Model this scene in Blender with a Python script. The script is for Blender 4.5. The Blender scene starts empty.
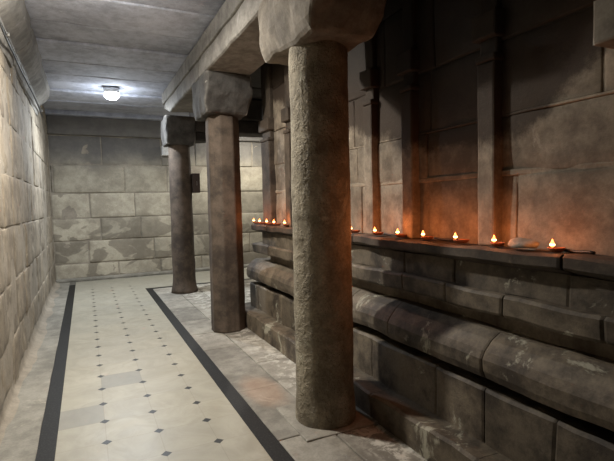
import bpy, bmesh, math, random
from mathutils import Vector, Matrix, noise
R = random.Random(7)
sc = bpy.context.scene
COL = sc.collection

# ---------------------------------------------------------------- camera
F_PX, CAM_H, ROLL = 465.0, 1.5, 0.023
pitch = math.atan(28.6 / F_PX); yaw = math.atan(221 / F_PX)
fw = Vector((math.sin(yaw)*math.cos(pitch), math.cos(yaw)*math.cos(pitch), -math.sin(pitch)))
rt = Vector((math.cos(yaw), -math.sin(yaw), 0)); up = rt.cross(fw)
c_, s_ = math.cos(ROLL), math.sin(ROLL)
rt2 = rt*c_ - up*s_; up2 = rt*s_ + up*c_
cam = bpy.data.objects.new('camera', bpy.data.cameras.new('camera'))
COL.objects.link(cam)
cam.data.sensor_width = 36; cam.data.lens = 36*F_PX/614
cam.data.clip_start = 0.02
M = Matrix((rt2, up2, -fw)).transposed().to_4x4(); M.translation = (0, 0, CAM_H)
cam.matrix_world = M
sc.camera = cam

# ---------------------------------------------------------------- world, exposure
w = bpy.data.worlds.new('world'); sc.world = w; w.use_nodes = True
w.node_tree.nodes['Background'].inputs[0].default_value = (0.55, 0.6, 0.75, 1)
w.node_tree.nodes['Background'].inputs[1].default_value = 0.045
sc.view_settings.view_transform = 'Standard'; sc.view_settings.look = 'None'
sc.view_settings.gamma = 1; sc.view_settings.use_curve_mapping = False
sc.view_settings.exposure = 0.30
LAMP_FAR, LAMP_NEAR, LAMP_SIDE = 76, 92, 44      # watts of the ceiling lamps
FLAME_W = .6

# ---------------------------------------------------------------- helpers
def tag(o, label=None, cat=None, group=None, kind=None):
    if label: o['label'] = label
    if cat: o['category'] = cat
    if group: o['group'] = group
    if kind: o['kind'] = kind
    return o
def empty(name, loc, label, cat, group=None):
    o = bpy.data.objects.new(name, None); COL.objects.link(o); o.location = loc
    o.empty_display_size = .1
    return tag(o, label, cat, group)
def build(name, bm, mat, parent=None, smooth=False, loc=None):
    me = bpy.data.meshes.new(name)
    bmesh.ops.recalc_face_normals(bm, faces=bm.faces)
    bm.to_mesh(me); bm.free()
    if smooth:
        for p in me.polygons: p.use_smooth = True
    me.materials.append(mat)
    o = bpy.data.objects.new(name, me); COL.objects.link(o)
    if parent: o.parent = parent
    if loc: o.location = loc
    return o
def nz(p, s=1.0, seed=0.0):
    return noise.noise(Vector((p[0]*s+seed, p[1]*s-seed*1.7, p[2]*s+seed*.6)))
def tone_layer(bm):
    return bm.loops.layers.float_color.get('tone') or bm.loops.layers.float_color.new('tone')

def block_face(bm, O, U, V, N, us, vs, depth, cell, jit, amp, tone, gap=.006, rnd=.018, seed=0.):
    """One dressed block: a grid front face, rounded arrises, sides going back by depth."""
    lay = tone_layer(bm)
    u0, u1 = us; v0, v1 = vs
    u0 += gap; u1 -= gap; v0 += gap; v1 -= gap
    if u1-u0 < .03 or v1-v0 < .03: return
    def axis(a, b):
        n = max(2, int(round((b-a)/cell)))
        inner = [a + rnd + (b-a-2*rnd)*i/n for i in range(n+1)]
        return [a, a+rnd*.35] + inner + [b-rnd*.35, b]
    A, B = axis(u0, u1), axis(v0, v1)
    def drop(t, a, b):
        d = min(t-a, b-t)
        return 0 if d >= rnd*.99 else rnd*(1-math.sqrt(max(0, 1-(1-d/rnd)**2)))
    grid = []
    for u in A:
        row = []
        for v in B:
            p = O + U*u + V*v
            h = jit - max(drop(u, u0, u1), drop(v, v0, v1))
            h += amp*nz(p, 3.2, seed) + amp*.5*nz(p, 9, seed)
            eu = amp*.5*nz(p, 5, seed+9)
            row.append(bm.verts.new(p + N*h + U*eu + V*eu*.7))
        grid.append(row)
    fs = []
    for i in range(len(A)-1):
        for j in range(len(B)-1):
            fs.append(bm.faces.new((grid[i][j], grid[i+1][j], grid[i+1][j+1], grid[i][j+1])))
    ring = [grid[i][0] for i in range(len(A))] + [grid[-1][j] for j in range(1, len(B))] + \
           [grid[i][-1] for i in range(len(A)-2, -1, -1)] + [grid[0][j] for j in range(len(B)-2, 0, -1)]
    back = [bm.verts.new(v.co - N*(depth+(v.co-O).dot(N))) for v in ring]
    n = len(ring)
    for i in range(n):
        fs.append(bm.faces.new((ring[i], back[i], back[(i+1) % n], ring[(i+1) % n])))
    for f in fs:
        for l in f.loops: l[lay] = (tone, tone, tone, 1)

def masonry(bm, O, U, V, N, ulen, rows, lens, cell=.07, jit=.008, amp=.006, gap=.005, tv=.25, seed=0., depth=.06, skip=None, rnd=.018):
    O, U, V, N = Vector(O), Vector(U), Vector(V), Vector(N)
    for k in range(len(rows)-1):
        u = -R.uniform(0, lens[0])
        while u < ulen:
            l = R.uniform(*lens)
            a, b = max(0, u), min(ulen, u+l)
            if ulen-b < .15: b = ulen
            j = R.uniform(-jit, jit)
            if not (skip and skip(a, b, rows[k], rows[k+1])):
                block_face(bm, O, U, V, N, (a, b), (rows[k], rows[k+1]), depth, cell, j, amp, .5+R.uniform(-tv, tv), gap, rnd, seed)
            u += l
            if b == ulen: break

def boxm(bm, lo, hi, cell=.12, amp=0., bev=.01, tone=.5, seed=0., ctr=None):
    """A box with a subdivided, slightly uneven surface."""
    lay = tone_layer(bm)
    n0 = set(bm.verts)
    lo, hi = Vector(lo), Vector(hi)
    ds = hi-lo
    g = {}
    ns = [max(1, int(round(ds[i]/cell))) for i in range(3)]
    def ax(i):
        n = ns[i]; b = min(bev, ds[i]*.3)
        return [0., b] + [b+(ds[i]-2*b)*k/n for k in range(1, n)] + [ds[i]-b, ds[i]]
    X, Y, Z = ax(0), ax(1), ax(2)
    def vert(i, j, k):
        key = (i, j, k)
        if key not in g:
            p = Vector((X[i], Y[j], Z[k]))
            e = [(q in (0, m)) for q, m in ((i, len(X)-1), (j, len(Y)-1), (k, len(Z)-1))]
            if sum(e) >= 2:       # pull arrises in: chamfer
                for a_, (q, m) in enumerate(((i, len(X)-1), (j, len(Y)-1), (k, len(Z)-1))):
                    if q == 0: p[a_] += bev*.3
                    elif q == m: p[a_] -= bev*.3
            p += lo
            if amp:
                v = noise.noise_vector(p*3.1+Vector((seed, seed, 0)))*amp + noise.noise_vector(p*9+Vector((seed, 0, seed)))*amp*.45
                p += v
            g[key] = bm.verts.new(p)
        return g[key]
    fs = []
    nx, ny, nzz = len(X)-1, len(Y)-1, len(Z)-1
    for i in range(nx):
        for j in range(ny):
            for k in (0, nzz): fs.append(bm.faces.new((vert(i, j, k), vert(i+1, j, k), vert(i+1, j+1, k), vert(i, j+1, k))))
    for i in range(nx):
        for k in range(nzz):
            for j in (0, ny): fs.append(bm.faces.new((vert(i, j, k), vert(i+1, j, k), vert(i+1, j, k+1), vert(i, j, k+1))))
    for j in range(ny):
        for k in range(nzz):
            for i in (0, nx): fs.append(bm.faces.new((vert(i, j, k), vert(i, j+1, k), vert(i, j+1, k+1), vert(i, j, k+1))))
    for f in fs:
        for l in f.loops: l[lay] = (tone, tone, tone, 1)
    return list(g.values())

def densify(prof, step):
    out = []
    for a, b in zip(prof, prof[1:]):
        d = math.hypot(b[0]-a[0], b[1]-a[1]); n = max(1, int(d/step))
        for i in range(n):
            out.append((a[0]+(b[0]-a[0])*i/n, a[1]+(b[1]-a[1])*i/n))
    out.append(prof[-1]); return out
def run_blocks(bm, prof, y0, y1, lens, amp=.006, gap=.0015, step=.04, jx=.004, tv=.2, seed=0., cell=.08, xback=2.4):
    """Stones of one moulding course set end to end along Y; prof is (x, z) seen from the aisle."""
    lay = tone_layer(bm)
    pr = densify(prof, step)
    y = y0
    while y < y1-.01:
        l = R.uniform(*lens); e = min(y1, y+l)
        if y1-e < .2: e = y1
        n = max(2, int((e-y)/cell)); dx = R.uniform(-jx, jx); dz = 0
        t = .5+R.uniform(-tv, tv)
        rings = []
        for i in range(n+3):
            if i == 0: yy, sh = y+gap, .006
            elif i == n+2: yy, sh = e-gap, .006
            else: yy = y+gap+.012+(e-y-2*gap-.024)*(i-1)/n; sh = 0
            ring = []
            for (x, z) in pr:
                p = Vector((x, yy, z))
                v = noise.noise_vector(p*3.4+Vector((seed, 0, seed)))*amp*1.4 + noise.noise_vector(p*11+Vector((0, seed, 0)))*amp*.5
                ring.append(bm.verts.new((x+dx+sh+v.x, yy, z+v.z*.8)))
            rings.append(ring)
        fs = []
        for r0, r1 in zip(rings, rings[1:]):
            for j in range(len(pr)-1):
                fs.append(bm.faces.new((r0[j], r1[j], r1[j+1], r0[j+1])))
        for r in (rings[0], rings[-1]):
            bk = [bm.verts.new((xback, r[0].co.y, r[j].co.z)) for j in (0, -1)]
            fs.append(bm.faces.new([bk[0]] + r + [bk[1]]))
        for f in fs:
            for l_ in f.loops: l_[lay] = (t, t, t, 1)
        y = e
def tube(bm, pts, r, n=8):
    prev = None
    for i, p in enumerate(pts):
        p = Vector(p)
        d = (Vector(pts[min(i+1, len(pts)-1)])-Vector(pts[max(i-1, 0)])).normalized()
        a = d.orthogonal().normalized(); b = d.cross(a)
        if prev:                                       # keep the ring from twisting
            a = (prev - d*prev.dot(d)).normalized(); b = d.cross(a)
        prev = a
        ring = [bm.verts.new(p+a*r*math.cos(2*math.pi*k/n)+b*r*math.sin(2*math.pi*k/n)) for k in range(n)]
        if i: 
            for k in range(n): bm.faces.new((last[k], last[(k+1) % n], ring[(k+1) % n], ring[k]))
        else: bm.faces.new(ring)
        last = ring
    bm.faces.new(last)
def lathe(bm, prof, n=24, ctr=(0, 0, 0), wob=0., seed=0., scale_fn=None):
    c = Vector(ctr); last = None
    for (r, z) in prof:
        ring = []
        for k in range(n):
            a = 2*math.pi*k/n
            rr = r*(scale_fn(a) if scale_fn else 1)
            p = Vector((rr*math.cos(a), rr*math.sin(a), z))
            if wob: p += Vector((math.cos(a), math.sin(a), 0))*(wob*nz(p+c, 2.5, seed)+wob*.6*nz(p+c, 11, seed))
            ring.append(bm.verts.new(p+c))
        if last:
            for k in range(n): bm.faces.new((last[k], last[(k+1) % n], ring[(k+1) % n], ring[k]))
        else: bm.faces.new(ring)
        last = ring
    bm.faces.new(last)

# ---------------------------------------------------------------- materials
class NT:
    def __init__(s, name):
        s.m = bpy.data.materials.new(name); s.m.use_nodes = True
        s.t = s.m.node_tree; s.b = s.t.nodes['Principled BSDF']
        s.geo = s.t.nodes.new('ShaderNodeTexCoord').outputs['Object']
    def set(s, inp, v):
        if hasattr(v, 'node'): s.t.links.new(v, inp)
        else: inp.default_value = v
    def math(s, op, a, b=0., c=0., clamp=False):
        n = s.t.nodes.new('ShaderNodeMath'); n.operation = op; n.use_clamp = clamp
        s.set(n.inputs[0], a); s.set(n.inputs[1], b); s.set(n.inputs[2], c); return n.outputs[0]
    def noise(s, scale, detail=4, rough=.55, vec=None, dist=0.):
        n = s.t.nodes.new('ShaderNodeTexNoise')
        s.set(n.inputs['Vector'], vec or s.geo); n.inputs['Scale'].default_value = scale
        n.inputs['Detail'].default_value = detail; n.inputs['Roughness'].default_value = rough
        n.inputs['Distortion'].default_value = dist
        return n.outputs['Fac']
    def ramp(s, f, a, b):     # smooth 0..1 between a and b
        n = s.t.nodes.new('ShaderNodeMapRange'); n.interpolation_type = 'SMOOTHSTEP'
        s.set(n.inputs['Value'], f); n.inputs['From Min'].default_value = a; n.inputs['From Max'].default_value = b
        return n.outputs['Result']
    def mix(s, f, a, b, mode='MIX'):
        n = s.t.nodes.new('ShaderNodeMix'); n.data_type = 'RGBA'; n.blend_type = mode
        s.set(n.inputs[0], f); s.set(n.inputs[6], a if hasattr(a, 'node') else (*a, 1)); s.set(n.inputs[7], b if hasattr(b, 'node') else (*b, 1))
        return n.outputs[2]
    def xyz(s, vec=None):
        n = s.t.nodes.new('ShaderNodeSeparateXYZ'); s.set(n.inputs[0], vec or s.geo); return n.outputs
    def scalev(s, v):
        n = s.t.nodes.new('ShaderNodeMapping'); s.set(n.inputs['Vector'], s.geo); n.inputs['Scale'].default_value = v; return n.outputs[0]
    def attr(s):
        n = s.t.nodes.new('ShaderNodeAttribute'); n.attribute_name = 'tone'; return n.outputs['Fac']
    def bump(s, h, strength=.4, dist=.01):
        n = s.t.nodes.new('ShaderNodeBump'); s.set(n.inputs['Height'], h)
        n.inputs['Strength'].default_value = strength; n.inputs['Distance'].default_value = dist
        s.t.links.new(n.outputs[0], s.b.inputs['Normal'])
    def done(s, col, rough=.85):
        s.set(s.b.inputs['Base Color'], col if hasattr(col, 'node') else (*col, 1)); s.set(s.b.inputs['Roughness'], rough)
        return s.m

def worn_fn(k, col, rough):
    g = k.t.nodes.new('ShaderNodeNewGeometry').outputs['Pointiness']
    m = k.math('MULTIPLY', k.ramp(g, .53, .60), k.ramp(k.noise(8, 3), .35, .55))
    return k.mix(k.math('MULTIPLY', m, .7), col, (.50, .48, .44)), rough

def stone(name, dark, light, pale=None, pale_amt=(.62, .72), rough=.85, tone=True, pits=0., grain=.22, bump=.5, extra=None, streak=False, blotch=1.6):
    k = NT(name)
    a = k.noise(blotch, 5, .6); b = k.noise(9, 5, .65); c = k.noise(60, 3, .7)
    f = k.math('ADD', k.math('MULTIPLY', a, .55), k.math('MULTIPLY', b, .45))
    f = k.ramp(f, .36, .62)
    col = k.mix(f, dark, light)
    if tone:
        t = k.math('ADD', k.math('MULTIPLY', k.attr(), .8), .6)
        n = k.t.nodes.new('ShaderNodeCombineColor')
        for i in range(3): k.t.links.new(t, n.inputs[i])
        col = k.mix(1., col, n.outputs[0], 'MULTIPLY')
    g = k.ramp(c, .3, .7)
    col = k.mix(k.math('MULTIPLY', g, grain), col, tuple(x*.45 for x in dark))
    if streak:
        sn = k.noise(1, 4, .6, k.scalev((5, 5, .7)))
        col = k.mix(k.math('MULTIPLY', k.ramp(sn, .52, .7), .45), col, tuple(x*.5 for x in dark))
    if pale:
        p = k.noise(3.3, 6, .7, dist=.5)
        col = k.mix(k.math('MULTIPLY', k.ramp(p, *pale_amt), .75), col, pale)
    h = k.math('ADD', k.math('MULTIPLY', b, .6), k.math('MULTIPLY', c, .35))
    if pits:
        v = k.t.nodes.new('ShaderNodeTexVoronoi'); k.set(v.inputs['Vector'], k.geo); v.inputs['Scale'].default_value = 80
        pit = k.ramp(v.outputs['Distance'], .05, .45)
        msk = k.ramp(k.noise(14, 3, .6), .4, .6)
        h = k.math('ADD', h, k.math('MULTIPLY', k.math('MULTIPLY', pit, msk), pits))
        col = k.mix(k.math('MULTIPLY', k.math('MULTIPLY', k.math('SUBTRACT', 1, pit), msk), .5), col, tuple(x*.4 for x in dark))
    if extra: col, rough = extra(k, col, rough)
    k.bump(h, bump, .012)
    return k.done(col, rough)

def soot_shade_fn(wall):
    """Beam and capital shadow painted onto the sooty upper sanctum wall, ragged lower edge."""
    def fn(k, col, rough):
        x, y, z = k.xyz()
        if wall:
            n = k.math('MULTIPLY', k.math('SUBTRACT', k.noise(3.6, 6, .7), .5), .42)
            # lower edge of the painted shadow over sooty stone: low around y 2, higher towards both ends
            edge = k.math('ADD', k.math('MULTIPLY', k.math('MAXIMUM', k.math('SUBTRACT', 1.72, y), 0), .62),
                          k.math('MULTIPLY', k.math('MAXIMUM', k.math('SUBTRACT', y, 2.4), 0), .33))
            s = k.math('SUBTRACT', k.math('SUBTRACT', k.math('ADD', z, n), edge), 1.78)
            soot_shade = k.ramp(s, -.03, .07)
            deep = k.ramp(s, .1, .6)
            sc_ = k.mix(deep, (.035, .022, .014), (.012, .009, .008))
            col = k.mix(k.math('MULTIPLY', soot_shade, .95), col, sc_)
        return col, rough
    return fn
def damp_fn(k, col, rough):
    """Wavy damp stains and pale lime washes on the lower courses of the far wall."""
    x, y, z = k.xyz()
    n = k.noise(1.5, 3, .5, k.scalev((1, 1, 1.7)), dist=.8)
    low = k.math('SUBTRACT', 1, k.ramp(z, .9, 1.6))
    m = k.math('MULTIPLY', k.ramp(n, .50, .54), low)
    col = k.mix(k.math('MULTIPLY', m, .62), col, (.12, .10, .075))
    top = k.ramp(k.math('ADD', z, k.math('MULTIPLY', k.noise(2.2, 3), .5)), 2.35, 3.0)  # darker towards the top of the wall
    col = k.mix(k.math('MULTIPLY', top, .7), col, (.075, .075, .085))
    return col, rough
def splash_fn(k, col, rough):
    """White lime splashes near the foot of the plinth and an earth-red slab stain."""
    x, y, z = k.xyz()
    p = k.noise(9, 6, .75, dist=.7)
    near = k.ramp(k.math('ADD', x, k.math('MULTIPLY', k.noise(3), .4)), 1.55, 1.75)
    m = k.math('MULTIPLY', k.ramp(p, .48, .6), near)
    col = k.mix(k.math('MULTIPLY', m, .75), col, (.58, .56, .50))
    dx = k.math('SUBTRACT', x, 1.22); dy = k.math('MULTIPLY', k.math('SUBTRACT', y, 3.45), .45)
    d = k.math('SQRT', k.math('ADD', k.math('MULTIPLY', dx, dx), k.math('MULTIPLY', dy, dy)))
    d = k.math('ADD', d, k.math('MULTIPLY', k.noise(7), .08))
    col = k.mix(k.math('MULTIPLY', k.math('SUBTRACT', 1, k.ramp(d, .12, .24)), .40), col, (.40, .24, .15))
    return col, rough

m_left = stone('left wall stone', (.15, .122, .088), (.31, .265, .20), (.44, .395, .31), (.54, .7), streak=True)
m_mortar = stone('lime mortar', (.22, .19, .15), (.34, .30, .24), tone=False)
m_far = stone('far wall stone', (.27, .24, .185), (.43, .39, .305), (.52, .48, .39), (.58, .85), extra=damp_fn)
m_wall = stone('sanctum wall stone', (.12, .095, .070), (.30, .25, .19), (.40, .35, .285), (.58, .72), blotch=2.6, extra=soot_shade_fn(True))
m_plinth = stone('plinth granite', (.028, .020, .014), (.155, .125, .088), (.38, .37, .295), (.59, .66), rough=.7, blotch=3)
m_shelf = stone('sooty and shade-darkened stone', (.025, .018, .013), (.085, .064, .046), (.20, .16, .11), (.64, .74), rough=.8, blotch=3)  # soot on the shelf, painted shade on recesses and dark pilasters
m_pillar = stone('rough pillar granite', (.16, .135, .095), (.36, .32, .24), (.44, .43, .34), (.58, .68), tone=False, pits=.6, grain=.38, bump=.7, blotch=4)
m_pillar2 = stone('smooth pillar granite', (.036, .026, .019), (.115, .086, .064), (.32, .27, .22), (.64, .76), tone=False, bump=.35, streak=True)
m_cap = stone('capital granite', (.095, .080, .062), (.23, .20, .16), (.52, .50, .46), (.65, .7), tone=False, bump=.5, extra=worn_fn)
m_capd = stone('dark capital granite', (.035, .032, .030), (.09, .085, .078), (.40, .38, .35), (.66, .72), tone=False, extra=worn_fn)
m_beam = stone('beam granite', (.13, .12, .105), (.27, .255, .23), (.45, .44, .42), (.62, .72))
m_ceil = stone('ceiling slab granite', (.30, .315, .37), (.52, .545, .63), (.60, .63, .70), (.62, .72))  # blue tint imitates the haze around the lamps
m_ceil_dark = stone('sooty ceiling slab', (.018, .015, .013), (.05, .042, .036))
m_slab = stone('floor slab granite', (.17, .155, .13), (.33, .31, .265), (.5, .47, .41), (.6, .72), extra=splash_fn, rough=.7)
m_cement = stone('cement floor', (.16, .15, .125), (.29, .275, .235), (.40, .375, .31), (.6, .72), tone=False, rough=.75)

k = NT('black granite')
m_black = k.done(k.mix(k.ramp(k.noise(90, 2), .45, .75), (.010, .010, .010), (.030, .030, .028)), .6)
m_black.node_tree.nodes['Principled BSDF'].inputs['Specular IOR Level'].default_value = .25
k = NT('cream marble tiles')
x, y, z = k.xyz()
P = .32
gx = k.math('DIVIDE', k.math('SUBTRACT', x, .055-10*P), P); gy = k.math('DIVIDE', k.math('SUBTRACT', y, 2.84-20*P), P)
fx = k.math('ABSOLUTE', k.math('SUBTRACT', k.math('FRACT', k.math('ADD', gx, .5)), .5))
fy = k.math('ABSOLUTE', k.math('SUBTRACT', k.math('FRACT', k.math('ADD', gy, .5)), .5))
dia = k.math('LESS_THAN', k.math('ADD', fx, fy), .105)
inx = k.math('MULTIPLY', k.math('GREATER_THAN', x, -.05), k.math('LESS_THAN', x, .80))
iny = k.math('LESS_THAN', y, 9.3)
dia = k.math('MULTIPLY', dia, k.math('MULTIPLY', inx, iny))
joint = k.math('LESS_THAN', k.math('MINIMUM', fx, fy), .008)
wn = k.t.nodes.new('ShaderNodeTexWhiteNoise'); cb = k.t.nodes.new('ShaderNodeCombineXYZ')
k.set(cb.inputs[0], k.math('FLOOR', gx)); k.set(cb.inputs[1], k.math('FLOOR', gy)); k.set(wn.inputs['Vector'], cb.outputs[0])
tn = wn.outputs['Value']
vein = k.noise(3.5, 8, .7, dist=1.2)
col = k.mix(k.ramp(vein, .3, .7), (.285, .268, .212), (.375, .352, .285))
col = k.mix(k.math('MULTIPLY', tn, .35), col, (.285, .275, .235))
def tile_at(i, j):      # tile cell containing diamond column i, row j counted from y = 2.84
    a = k.math('COMPARE', k.math('FLOOR', gx), 10+i, .1); b = k.math('COMPARE', k.math('FLOOR', gy), 20+j, .1)
    return k.math('MULTIPLY', a, b)
grey = k.math('MAXIMUM', tile_at(0, 4), tile_at(-1, 2))
col = k.mix(k.math('MULTIPLY', grey, .6), col, (.18, .182, .17))
col = k.mix(k.math('MULTIPLY', joint, .35), col, (.20, .18, .14))
col = k.mix(dia, col, (.012, .012, .012))
dirt = k.ramp(k.noise(1.3, 4), .5, .75)
col = k.mix(k.math('MULTIPLY', dirt, .25), col, (.28, .25, .19))
m_marble = k.done(col, k.math('ADD', .30, k.math('MULTIPLY', k.noise(5, 4), .25)))

def plain(name, col, rough=.5, metal=0.):
    k = NT(name); k.b.inputs['Metallic'].default_value = metal
    n = k.noise(30, 3)
    return k.done(k.mix(k.ramp(n, .3, .7), tuple(c*.8 for c in col), col), rough)
m_pipe = plain('galvanised conduit', (.30, .29, .27), .5, .5)
m_cable = plain('black cable', (.02, .02, .02), .5)
m_clay = plain('fired clay', (.28, .10, .045), .8)
m_wick = plain('cotton wick', (.05, .035, .03), .9)
m_oil = plain('lamp oil', (.10, .055, .012), .12)
m_white = plain('white plastic', (.7, .7, .68), .4)
m_box = plain('painted dark metal box', (.05, .035, .03), .5)
def emis(name, col, s):
    k = NT(name); k.b.inputs['Emission Color'].default_value = (*col, 1); k.b.inputs['Emission Strength'].default_value = s
    return k.done(col, .5)
m_bulb = emis('lit bulb glass', (.85, .93, 1), 30)
m_flame = emis('oil flame', (1, .20, .05), 4.5)
m_flame_core = emis('flame core', (1, .58, .22), 10)

# ---------------------------------------------------------------- structure
Y0, Y1, CEIL = -2.5, 10.5, 3.3
XL, XR = -.6, 2.02
def quad_obj(name, pts, mat, kind='structure'):
    bm = bmesh.new(); lay = tone_layer(bm)
    f = bm.faces.new([bm.verts.new(p) for p in pts])
    for l in f.loops: l[lay] = (.5, .5, .5, 1)
    return tag(build(name, bm, mat), kind=kind)

# floor: marble of the passage
bm = bmesh.new()
for lo, hi in (((-.235, Y0, -.06), (.92, 8.85, 0)), ((-.235, 8.85, -.06), (5.0, 10.36, 0))):
    boxm(bm, lo, hi, 1.0, 0, .002)
tag(build('floor', bm, m_marble), kind='structure')
# cement margin along the left wall
bm = bmesh.new()
boxm(bm, (XL-.05, Y0, -.06), (-.34, 10.36, .004), .12, .004, .004)
boxm(bm, (XL-.05, 10.36, -.06), (5.0, 10.6, .006), .12, .006, .004)
tag(build('floor_margin', bm, m_cement), kind='structure')
# stone slabs under the pillars
bm = bmesh.new()
masonry(bm, (1.03, Y0, 0), (0, 1, 0), (1, 0, 0), (0, 0, 1), 8.72-Y0, [0, .36, .72, 1.2, 1.8, 2.6, 3.97], (.55, 1.3), cell=.09, jit=.003, amp=.006, gap=.002, depth=.06, seed=3, rnd=.01)
tag(build('floor_slabs', bm, m_slab), kind='structure')
quad_obj('floor_bed', [(-.7, Y0, -.05), (5.2, Y0, -.05), (5.2, 10.7, -.05), (-.7, 10.7, -.05)], m_cement)
def strip(n, lo, hi):
    bm = bmesh.new(); boxm(bm, lo, hi, 1., 0, .001); tag(build('trim_%d' % n, bm, m_black), kind='structure')
strip(1, (-.34, Y0, -.05), (-.235, 10.0, .002))
strip(2, (.92, Y0, -.05), (1.03, 8.80, .002))
strip(3, (1.03, 8.72, -.05), (5.0, 8.80, .002))

# left wall
bm = bmesh.new()
masonry(bm, (XL, Y0, 0), (0, 1, 0), (0, 0, 1), (1, 0, 0), Y1-Y0, [0, .42, .86, 1.34, 1.80, 2.28, 2.74, 3.12, CEIL], (.42, 1.0), cell=.07, jit=.008, amp=.014, gap=.003, seed=1, rnd=.014, tv=.2)
wl = tag(build('wall_left', bm, m_left, smooth=True), kind='structure')
bm = bmesh.new()
boxm(bm, (XL-.2, Y0, -.05), (XL-.004, Y1+.2, CEIL+.1), .09, .008, .01)
tag(build('mortar_bed', bm, m_mortar, wl), kind='structure')
bm = bmesh.new()      # lumpy mortar fillet at the wall foot
fil = [(XL+.005, .10), (XL+.012, .05), (XL+.03, .02), (XL+.09, .004)]
lay = tone_layer(bm); last = None
yy = Y0
while yy < 10.4:
    kx = .5+1.3*max(0, nz((0, yy, 0), 1.9, 4)+.25)
    ring = [bm.verts.new((XL+(x_-XL)*kx+.01*nz((x_, yy, z_), 8), yy, z_*(.6+kx*.5))) for x_, z_ in fil]
    if last:
        for j in range(3): bm.faces.new((last[j], ring[j], ring[j+1], last[j+1]))
    last = ring; yy += .06
tag(build('mortar_fillet', bm, m_mortar, wl, True), kind='structure')

# far wall
bm = bmesh.new()
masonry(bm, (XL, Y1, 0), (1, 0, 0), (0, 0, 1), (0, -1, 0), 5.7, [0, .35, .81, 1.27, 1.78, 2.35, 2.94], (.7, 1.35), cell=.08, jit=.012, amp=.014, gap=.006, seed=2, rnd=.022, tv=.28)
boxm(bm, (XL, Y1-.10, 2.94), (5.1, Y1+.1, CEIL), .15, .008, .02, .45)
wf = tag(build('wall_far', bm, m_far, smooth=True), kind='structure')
bm = bmesh.new(); boxm(bm, (XL-.2, Y1+.015, -.05), (5.2, Y1+.25, CEIL+.1), .1, .008)
tag(build('mortar_bed', bm, m_mortar, wf), kind='structure')
bm = bmesh.new()
run = [(-.35, .05)]
boxm(bm, (XL, Y1-.14, 0), (5.0, Y1+.02, .07), .1, .014, .03)
tag(build('foot_course', bm, m_cement, wf), kind='structure')

# sanctum (right) wall above the lamp shelf
bm = bmesh.new()
masonry(bm, (XR, Y0, 0), (0, 1, 0), (0, 0, 1), (-1, 0, 0), 5.36-Y0, [1.16, 1.62, 1.93, 2.32, 2.80, CEIL], (.5, 1.1), cell=.07, jit=.006, amp=.010, gap=.003, seed=5, rnd=.012, tv=.15)
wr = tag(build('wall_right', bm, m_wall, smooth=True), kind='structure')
bm = bmesh.new()
boxm(bm, (XR+.01, Y0, 0), (5.2, 5.35, CEIL+.1), .25, .004)
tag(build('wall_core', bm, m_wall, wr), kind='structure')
bm = bmesh.new()
boxm(bm, (XR-.002, Y0, 1.610), (XR+.03, 5.30, 1.645), .08, .006, .008, .9)
boxm(bm, (XR-.002, Y0, 1.925), (XR+.03, 5.30, 1.94), .08, .006, .006, .9)
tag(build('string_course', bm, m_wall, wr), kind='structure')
# end wall of the cross passage
bm = bmesh.new(); boxm(bm, (5.0, 5.3, 0), (5.2, Y1+.2, CEIL), .3, .01)
tag(build('wall_side', bm, m_far), kind='structure')
bm = bmesh.new(); boxm(bm, (XL-.2, Y0-.2, 0), (2.3, Y0, CEIL), .3, .01)
tag(build('wall_back', bm, m_left), kind='structure')

# ceiling of stone slabs laid across the passage
bm = bmesh.new()
y = Y0
while y < Y1:
    l = R.uniform(.42, .75); e = min(Y1, y+l); dz = R.choice((0, .02, .05, .08, .01))
    boxm(bm, (XL-.1, y+.003, CEIL+dz), (1.35 if e < 7.9 else 5.2, e-.006, CEIL+.2), .16, .008, .02, .5+R.uniform(-.25, .25), seed=y)
    y = e
ce = tag(build('ceiling', bm, m_ceil), kind='structure')
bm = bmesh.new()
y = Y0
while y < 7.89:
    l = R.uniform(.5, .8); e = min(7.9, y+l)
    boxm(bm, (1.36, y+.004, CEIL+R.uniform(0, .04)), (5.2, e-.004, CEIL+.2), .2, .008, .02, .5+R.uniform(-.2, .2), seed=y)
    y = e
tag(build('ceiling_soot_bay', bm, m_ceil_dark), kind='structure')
quad_obj('ceiling_top', [(-1, Y0-.2, CEIL+.15), (5.3, Y0-.2, CEIL+.15), (5.3, Y1+.3, CEIL+.15), (-1, Y1+.3, CEIL+.15)], m_ceil_dark)

# corbelled cornice along the left wall
bm = bmesh.new()
corn = [(-.62, 2.90), (-.585, 2.90), (-.555, 2.97), (-.54, 3.06), (-.47, 3.12), (-.41, 3.20), (-.395, CEIL+.03)]
lay = tone_layer(bm); pr = densify(corn, .05); y = Y0
while y < 8.3:
    e = min(8.3, y+R.uniform(.7, 1.3))
    if 8.3-e < .3: e = 8.3
    t = .5+R.uniform(-.2, .2); dx = R.uniform(-.006, .006); rings = []
    n = int((e-y)/.08)+2
    for i in range(n+1):
        yy = y+.003+(e-y-.006)*i/n
        rings.append([bm.verts.new((a+dx+(0 if i not in (0, n) else -.008)+.012*nz((a, yy, b), 4, 8), yy, b+.012*nz((a, yy, b), 4, 3))) for a, b in pr])
    fs = []
    for r0, r1 in zip(rings, rings[1:]):
        for j in range(len(pr)-1): fs.append(bm.faces.new((r0[j], r1[j], r1[j+1], r0[j+1])))
    for r in (rings[0], rings[-1]):
        fs.append(bm.faces.new(r+[bm.verts.new((-.64, r[0].co.y, CEIL+.03))]))
    for f in fs:
        for l_ in f.loops: l_[lay] = (t, t, t, 1)
    y = e
tag(build('trim_4', bm, m_beam, smooth=False), kind='structure')

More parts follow.
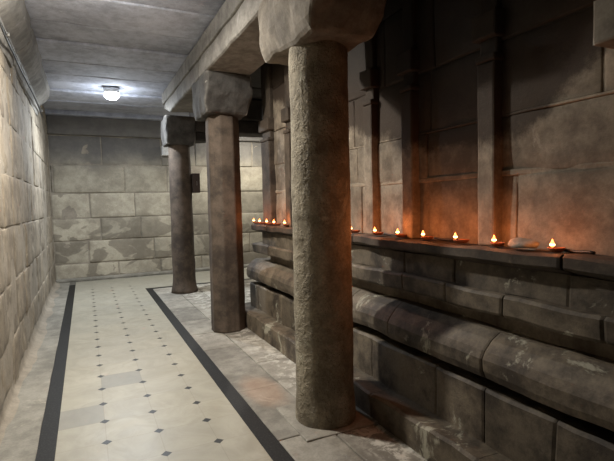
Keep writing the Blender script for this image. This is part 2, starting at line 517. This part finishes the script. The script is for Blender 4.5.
# ---------------------------------------------------------------- beams
b = empty('stone_beam', (1.5, 3, 2.95), 'long grey stone beam carried on the row of pillars beside the passage', 'beam')
ys = [Y0, .15, 2.82, 5.4, 7.95]
for i, (a, e) in enumerate(zip(ys, ys[1:])):
    bm = bmesh.new()
    vs = boxm(bm, (1.24, a+.004, 2.94), (1.76, e-.004, CEIL+.02), .09, .012, .025, .5+R.uniform(-.2, .2), seed=i)
    if i == 3:
        for v in vs:          # worn, sloping end stone
            if v.co.z < 3.1 and v.co.y > 7.5: v.co.z += (v.co.y-7.5)*.3*(3.1-v.co.z)/.16
    bm.transform(Matrix.Translation((-1.5, -3, -2.95)))
    build('beam_stone', bm, m_beam, b)
    bm = bmesh.new()       # raised fillet along the passage face
    boxm(bm, (1.215, a+.01, 3.13), (1.25, e-.01, CEIL+.01), .1, .006, .01, .55, seed=i+4)
    bm.transform(Matrix.Translation((-1.5, -3, -2.95)))
    build('fillet', bm, m_beam, b)
b2 = empty('cross_lintel', (3.3, 8.1, 2.72), 'dark stone lintel running right from the farthest pillar across the passage', 'beam')
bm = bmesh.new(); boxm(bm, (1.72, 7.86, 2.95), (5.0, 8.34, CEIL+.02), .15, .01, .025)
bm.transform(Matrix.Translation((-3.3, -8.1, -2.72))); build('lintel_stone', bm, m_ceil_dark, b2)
bm = bmesh.new(); boxm(bm, (1.72, 7.9, 2.72), (5.0, 8.30, 2.95), .12, .012, .03)
bm.transform(Matrix.Translation((-3.3, -8.1, -2.72))); build('moulding', bm, m_ceil_dark, b2)

# ---------------------------------------------------------------- pillars
def bracket(hx, hy, z0, z1, seed, near=.32, far=.16, side=.16):
    """Bracket capital: long block with ends curving up and in towards the shaft."""
    bm = bmesh.new()
    vs = boxm(bm, (-hx, -hy, z0), (hx, hy, z1), .055, .0, .03)
    H = z1-z0
    for v in vs:
        t = max(0, 1-(v.co.z-z0)/(H*.62))         # 1 at the bottom
        cut = t**1.6
        v.co.y *= 1-cut*(near if v.co.y < 0 else far)
        v.co.x *= 1-cut*side
        p = v.co.copy()
        n1 = noise.noise_vector(p*3.5+Vector((seed, seed, 0)))*.022 + noise.noise_vector(p*10+Vector((0, seed, 0)))*.012
        v.co += n1
        edge = (abs(p.x)/hx)**6*(abs(p.y)/hy)**6
        v.co.x *= 1-.10*edge*(.5+nz(p, 9, seed)); v.co.y *= 1-.10*edge*(.5+nz(p, 9, seed+2))
    return bm
def pillar(x, y, label, kind, mat, capmat, hx, hy):
    t = empty('stone_pillar', (x, y, 0), label, 'pillar', 'pillars along the passage')
    bm = bmesh.new()
    top = 2.53
    if kind == 'round':
        prof = [(.0, 0), (.212, 0)] + [(.212-.012*(i/6), .02+.2*i/6) for i in range(7)] + [(.201-.004*(i/44), .25+(top-.31)*i/44) for i in range(45)] + [(.194, top-.02), (.186, top)]
        lathe(bm, prof[1:], 56, wob=.006, seed=x+y)
    elif kind == 'octagon':
        def oc(a):
            s = math.pi/4; q = (a+s/2) % s - s/2
            return (math.cos(s/2)/math.cos(q))*1.11
        def oc2(a): return min(oc(a), 1.105)
        prof = [(.190, 0)] + [(.186-.012*(i/40), .02+(top-.04)*i/40) for i in range(41)] + [(.170, top)]
        lathe(bm, prof, 64, wob=.006, seed=y, scale_fn=oc2)
    else:
        prof = [(.225, 0), (.215, .05), (.200, .12)] + [(.192-.012*(i/36), .2+(top-.24)*i/36) for i in range(37)] + [(.170, top)]
        lathe(bm, prof, 48, wob=.008, seed=y)
    build('shaft', bm, mat, t, smooth=True)
    build('capital', bracket(hx, hy, 2.505, 2.95, y, *((.32, .16, .16) if kind == 'round' else (.34, .10, .08))), capmat, t)
    if kind == 'round':
        bm = bmesh.new()
        boxm(bm, (-.27, -.27, -.03), (.27, .27, .012), .08, .006, .01)
        build('base_slab', bm, m_slab, t)
    return t
pillar(1.452, 2.82, 'nearest round stone pillar, thick and pitted, standing closest to the viewer', 'round', m_pillar, m_cap, .262, .48)
pillar(1.495, 5.40, 'middle stone pillar with flat faceted sides, between the nearest and farthest pillars', 'octagon', m_pillar2, m_capd, .27, .36)
p3 = pillar(1.49, 8.12, 'farthest brown stone pillar, at the far corner where the passage turns', 'far', m_pillar2, m_capd, .25, .30)
bm = bmesh.new(); boxm(bm, (.14, -.17, 2.58), (.55, .17, 2.74), .08, .014, .03)
build('capital_arm', bm, m_ceil_dark, p3)

# dark fuse box and its strap on the far pillar
t = empty('fuse_box', (1.74, 8.1, 1.70), 'small dark box fixed to the right side of the farthest pillar', 'box')
bm = bmesh.new(); boxm(bm, (-.07, -.09, 0), (.06, .09, .33), .1, 0, .008); build('case', bm, m_box, t)
bm = bmesh.new(); boxm(bm, (-.05, -.10, .02), (.045, -.088, .31), .1, 0, .004); d = build('lid', bm, m_box, t)
bm = bmesh.new(); tube(bm, [(0, -.105, .13), (0, -.12, .13), (0, -.12, .19), (0, -.105, .19)], .006, 6); build('handle', bm, m_pipe, d)
# small pale box at the top of the far wall
t = empty('wall_box', (1.62, 10.40, 2.56), 'small pale square box high on the far wall, left of the farthest pillar', 'box')
bm = bmesh.new(); boxm(bm, (-.085, -.07, 0), (.085, .11, .21), .1, 0, .01); build('case', bm, m_white, t)
bm = bmesh.new(); boxm(bm, (-.07, -.078, .015), (.07, -.068, .195), .1, 0, .004); build('cover', bm, m_white, t)

# ---------------------------------------------------------------- conduit and cable along the left cornice
c = empty('conduit_pipe', (-.56, 3, 3.05), 'thin metal conduit pipe running along the top of the left wall', 'pipe')
bm = bmesh.new()
tube(bm, [(.012+.008*nz((0, y_*.7, 0), 1, 3), y_-3, -.02+.012*nz((0, y_*.6, 0), 1, 6)) for y_ in [Y0+.1+i*.3 for i in range(37)]], .007, 8)
build('pipe', bm, m_pipe, c, True)
for i in range(6):
    bm = bmesh.new(); boxm(bm, (-.03, -3.5+i*1.8, -.035), (.03, -3.475+i*1.8, .0), .1, 0, .003); build('clamp', bm, m_pipe, c)
c2 = empty('power_cable', (-.56, 3, 2.96), 'thin black cable sagging below the conduit on the left wall', 'cable')
bm = bmesh.new()
tube(bm, [(.030+.01*math.sin(y_*2.1), y_-3, -.035*abs(math.sin(y_*1.2))) for y_ in [Y0+.1+i*.12 for i in range(92)]], .009, 6)
build('cable_run', bm, m_cable, c2, True)

# ---------------------------------------------------------------- plinth of the sanctum
PY0, PY1 = Y0, 5.5
p = empty('stone_plinth', (1.9, 2, 0), 'dark moulded stone plinth with stepped bands below the row of oil lamps', 'plinth')
def course(name, prof, y1, lens, label=None, mat=None, **kw):
    bm = bmesh.new(); run_blocks(bm, prof, PY0, y1, lens, **kw)
    o = build(name, bm, mat or m_plinth, p); o.location = (-1.9, -2, 0)
    if label: o['label'] = label
course('footing', [(2.3, -.03), (1.70, -.03), (1.70, .175), (1.715, .19), (2.3, .192)], 5.85, (.45, 1.0), amp=.012, seed=1, tv=.25)
course('dado', [(2.3, .18), (1.865, .18), (1.865, .475), (1.88, .49), (2.3, .49)], 5.68, (.35, .8), amp=.008, seed=2, tv=.28)
course('dado_recess', [(2.3, .485), (2.05, .485), (2.05, .545), (2.3, .545)], 5.4, (.5, .9), mat=m_shelf, amp=.004, seed=3)  # darkened stone stands in for groove shade
course('rounded_moulding', [(2.3, .535), (1.90, .535), (1.845, .56), (1.83, .60), (1.83, .66), (1.85, .70), (1.90, .75), (1.96, .785), (2.3, .79)], 5.70, (.5, 1.1), amp=.010, seed=4, step=.025, tv=.28)
course('neck_recess', [(2.3, .785), (2.16, .785), (2.16, .90), (2.3, .90)], 5.38, (.5, 1.0), mat=m_shelf, amp=.006, seed=5)  # recess shade put into the stone colour
course('lower_band', [(2.3, .885), (1.91, .885), (1.90, .90), (1.895, .985), (1.91, 1.0), (2.3, 1.005)], 5.62, (.4, .95), amp=.010, seed=6, tv=.28)
course('upper_band', [(2.3, 1.0), (1.95, 1.0), (1.95, 1.145), (2.3, 1.145)], 5.42, (.35, .8), amp=.008, seed=7, tv=.28)
course('lamp_shelf', [(2.3, 1.10), (2.10, 1.11), (1.92, 1.155), (1.885, 1.165), (1.87, 1.18), (1.87, 1.225), (1.885, 1.238), (2.3, 1.242)], 5.56, (.6, 1.2), label='projecting stone shelf blackened along its edge', mat=m_shelf, amp=.010, seed=8, step=.03, tv=.2, jx=.012)

# ---------------------------------------------------------------- pilasters on the sanctum wall
def pilaster(y, wd, label, xf=1.962, mat=None, corbel=False):
    t = empty('wall_pilaster', (XR, y, 1.24), label, 'pilaster', 'pilasters on the sanctum wall')
    def part(name, lo, hi, tone=.5, pm=None):
        bm = bmesh.new(); boxm(bm, lo, hi, .07, .005, .012, tone, seed=y)
        o = build(name, bm, pm or mat or m_wall, t)
        o.data.transform(Matrix.Translation((XR, y, 1.24)))     # material reads wall coordinates
        o.location = (-XR, -y, -1.24)
    d = XR-xf
    part('shaft', (-d, -wd/2, -.004), (.04, wd/2, .98), .65)
    if corbel:
        part('capital', (-d-.02, -wd/2-.02, .80), (.04, wd/2+.02, .86), .6)
        part('corbel', (-d-.09, -wd/2-.05, .86), (.04, wd/2+.07, 1.04), .95, m_cap)
    else:
        part('collar', (-d-.008, -wd/2-.008, .98), (.04, wd/2+.008, 1.02), .6)
        part('capital', (-d-.02, -wd/2-.025, 1.10), (.04, wd/2+.025, 1.24), .55)
    part('upper_shaft', (-d+.02, -wd/2, .97), (.04, wd/2, CEIL-1.24), .5)
pilaster(1.10, .12, 'stone wall pilaster at the right edge of the photo with a corbel above it', corbel=True)
pilaster(1.865, .12, 'pale wall pilaster right of the dark brown wall panel')
pilaster(2.55, .115, 'lit wall pilaster along the left edge of the dark brown wall panel')
pilaster(3.02, .11, 'thin wall pilaster seen just right of the nearest round pillar')
pilaster(4.52, .13, 'dark wall pilaster seen just left of the nearest round pillar', 1.93, m_shelf)  # dark stone paints in the unlit side facing the viewer
pilaster(5.21, .27, 'dark corner pilaster rising behind the cluster of five far oil lamps', 1.95, m_shelf)  # unlit tone painted in with the same dark stone

# ---------------------------------------------------------------- oil lamps
def make_lamp():
    t = bpy.data.objects.new('oil_lamp', None); COL.objects.link(t); t.empty_display_size = .03
    bm = bmesh.new()
    prof = [(.0005, 0), (.020, 0), (.030, .006), (.036, .016), (.037, .021), (.034, .021), (.028, .012), (.012, .008), (.0005, .007)]
    def spout(a): return 1+.45*max(0, math.cos(a-math.pi))**6
    lathe(bm, prof, 28, scale_fn=spout); build('bowl', bm, m_clay, t, True)
    bm = bmesh.new(); lathe(bm, [(.0005, .013), (.028, .014), (.0005, .0145)], 20); build('oil', bm, m_oil, t, True)
    bm = bmesh.new(); tube(bm, [(.008, 0, .015), (-.018, 0, .017), (-.036, 0, .022), (-.042, 0, .030)], .003, 6); build('wick', bm, m_wick, t, True)
    bm = bmesh.new(); lathe(bm, [(.001, .024), (.007, .028), (.0105, .035), (.009, .043), (.005, .052), (.0008, .062)], 14, ctr=(-.042, 0, 0)); fl = build('flame', bm, m_flame, t, True)
    bm = bmesh.new(); lathe(bm, [(.0005, .0285), (.0112, .034), (.0112, .039), (.004, .046), (.0005, .050)], 12, ctr=(-.042, 0, 0)); build('flame_core', bm, m_flame_core, fl, True)
    return t
proto = make_lamp()
LI = bpy.data.lights.new('flame_light', 'POINT'); LI.energy = FLAME_W; LI.color = (1, .27, .07); LI.shadow_soft_size = .012
def copy_tree(o, par=None):
    c_o = o.copy(); COL.objects.link(c_o); c_o.parent = par
    for ch in o.children: copy_tree(ch, c_o)
    return c_o
spots = [(1.93, 1.445, 'lit clay oil lamp at the right end of the shelf, nearest the viewer'),
         (1.93, 1.78, 'lit clay oil lamp in front of the pale pilaster right of the dark panel'),
         (1.93, 2.03, 'lit clay oil lamp at the right edge of the dark brown wall panel'),
         (1.93, 2.33, 'lit clay oil lamp in front of the middle of the dark brown wall panel'),
         (1.93, 2.60, 'lit clay oil lamp at the foot of the pilaster left of the dark panel'),
         (1.93, 2.87, 'dim lit clay oil lamp, second one right of the nearest round pillar'),
         (1.93, 3.19, 'lit clay oil lamp just right of the nearest round pillar'),
         (1.93, 4.54, 'lit clay oil lamp just left of the nearest round pillar, rightmost of the far five'),
         (1.92, 4.80, 'fourth oil lamp from the far end of the shelf, in the far cluster of five'),
         (1.92, 5.02, 'middle oil lamp of the far cluster of five on the shelf'),
         (1.91, 5.24, 'second oil lamp from the far end of the shelf'),
         (1.91, 5.43, 'leftmost lit oil lamp at the far end corner of the shelf')]
for i, (x_, y_, lab) in enumerate(spots):
    o = proto if i == 0 else copy_tree(proto)
    o.location = (x_, y_-(.028 if i < 7 else 0), 1.246)
    o.rotation_euler.z = R.uniform(-.5, .5)
    tag(o, lab, 'oil lamp', 'lit oil lamps on the stone shelf')
    s = 1.0 if i < 7 else 1.15
    o.scale = (s, s, s)
for o in [q for q in COL.objects if q.name.startswith('oil_lamp')]:
    l = bpy.data.objects.new('flame_light', LI); COL.objects.link(l); l.parent = o; l.location = (-.058, 0, .075)

# ---------------------------------------------------------------- stone lying on the shelf
def lump(name, x_, y_, z_, s, label, seed):
    bm = bmesh.new(); bmesh.ops.create_icosphere(bm, subdivisions=3, radius=1)
    for v in bm.verts:
        v.co *= 1+.25*nz(v.co, 1.2, seed)
        v.co = Vector((v.co.x*s[0], v.co.y*s[1], max(-.55, v.co.z)*s[2]+.55*s[2]))
    lay = tone_layer(bm)
    for f in bm.faces:
        for l in f.loops: l[lay] = (.6, .6, .6, 1)
    o = build(name, bm, m_slab, None, True, (x_, y_, z_)); tag(o, label, 'stone')
lump('rounded_stone', 1.93, 1.60, 1.252, (.045, .085, .032), 'low rounded grey stone on the shelf beside the nearest oil lamp', 3)

def bar(y0, y1, x_, label):
    bm = bmesh.new(); n = 8
    pts = [(0, (y1-y0)*(i/n-.5), .008+.002*math.sin(i)) for i in range(n+1)]
    tube(bm, pts, .0075, 8)
    o = build('iron_bar', bm, m_cable, None, True, (x_, (y0+y1)/2, 1.243)); tag(o, label, 'bar', 'dark bars on the lamp shelf')
bar(1.27, 1.42, 1.975, 'thin dark bar lying on the shelf right of the nearest oil lamp')
bar(2.13, 2.30, 1.985, 'thin dark bar lying on the shelf below the dark wall panel')
bar(2.68, 2.86, 1.985, 'thin dark bar lying on the shelf left of the dark wall panel')

# ---------------------------------------------------------------- ceiling lamps
def ceiling_lamp(x_, y_, label, power, col=(.86, .93, 1.0)):
    t = empty('ceiling_lamp', (x_, y_, CEIL), label, 'lamp')
    bm = bmesh.new(); lathe(bm, [(.115, .03), (.115, -.03), (.105, -.04), (.070, -.045)], 32); build('housing', bm, m_white, t, True)
    bm = bmesh.new(); lathe(bm, [(.10, -.035), (.112, -.065), (.10, -.10), (.065, -.130), (.003, -.142)], 32); build('diffuser', bm, m_bulb, t, True)
    L = bpy.data.lights.new('lamp_light', 'AREA'); L.shape = 'DISK'; L.size = .14; L.energy = power; L.color = col
    l = bpy.data.objects.new('lamp_light', L); COL.objects.link(l); l.parent = t; l.location = (0, 0, -.16)
    L = bpy.data.lights.new('glow_light', 'POINT'); L.energy = power*.16; L.color = col; L.shadow_soft_size = .05
    l = bpy.data.objects.new('glow_light', L); COL.objects.link(l); l.parent = t; l.location = (0, 0, -.26)
ceiling_lamp(.46, 7.95, 'glowing white bulb on the ceiling at the far end of the passage', LAMP_FAR)
ceiling_lamp(.12, 4.0, 'white ceiling bulb just above the frame near the viewer', LAMP_NEAR, (1, .93, .82))
ceiling_lamp(3.4, 9.5, 'white bulb on the ceiling of the cross passage behind the far pillar', LAMP_SIDE, (1, .93, .8))
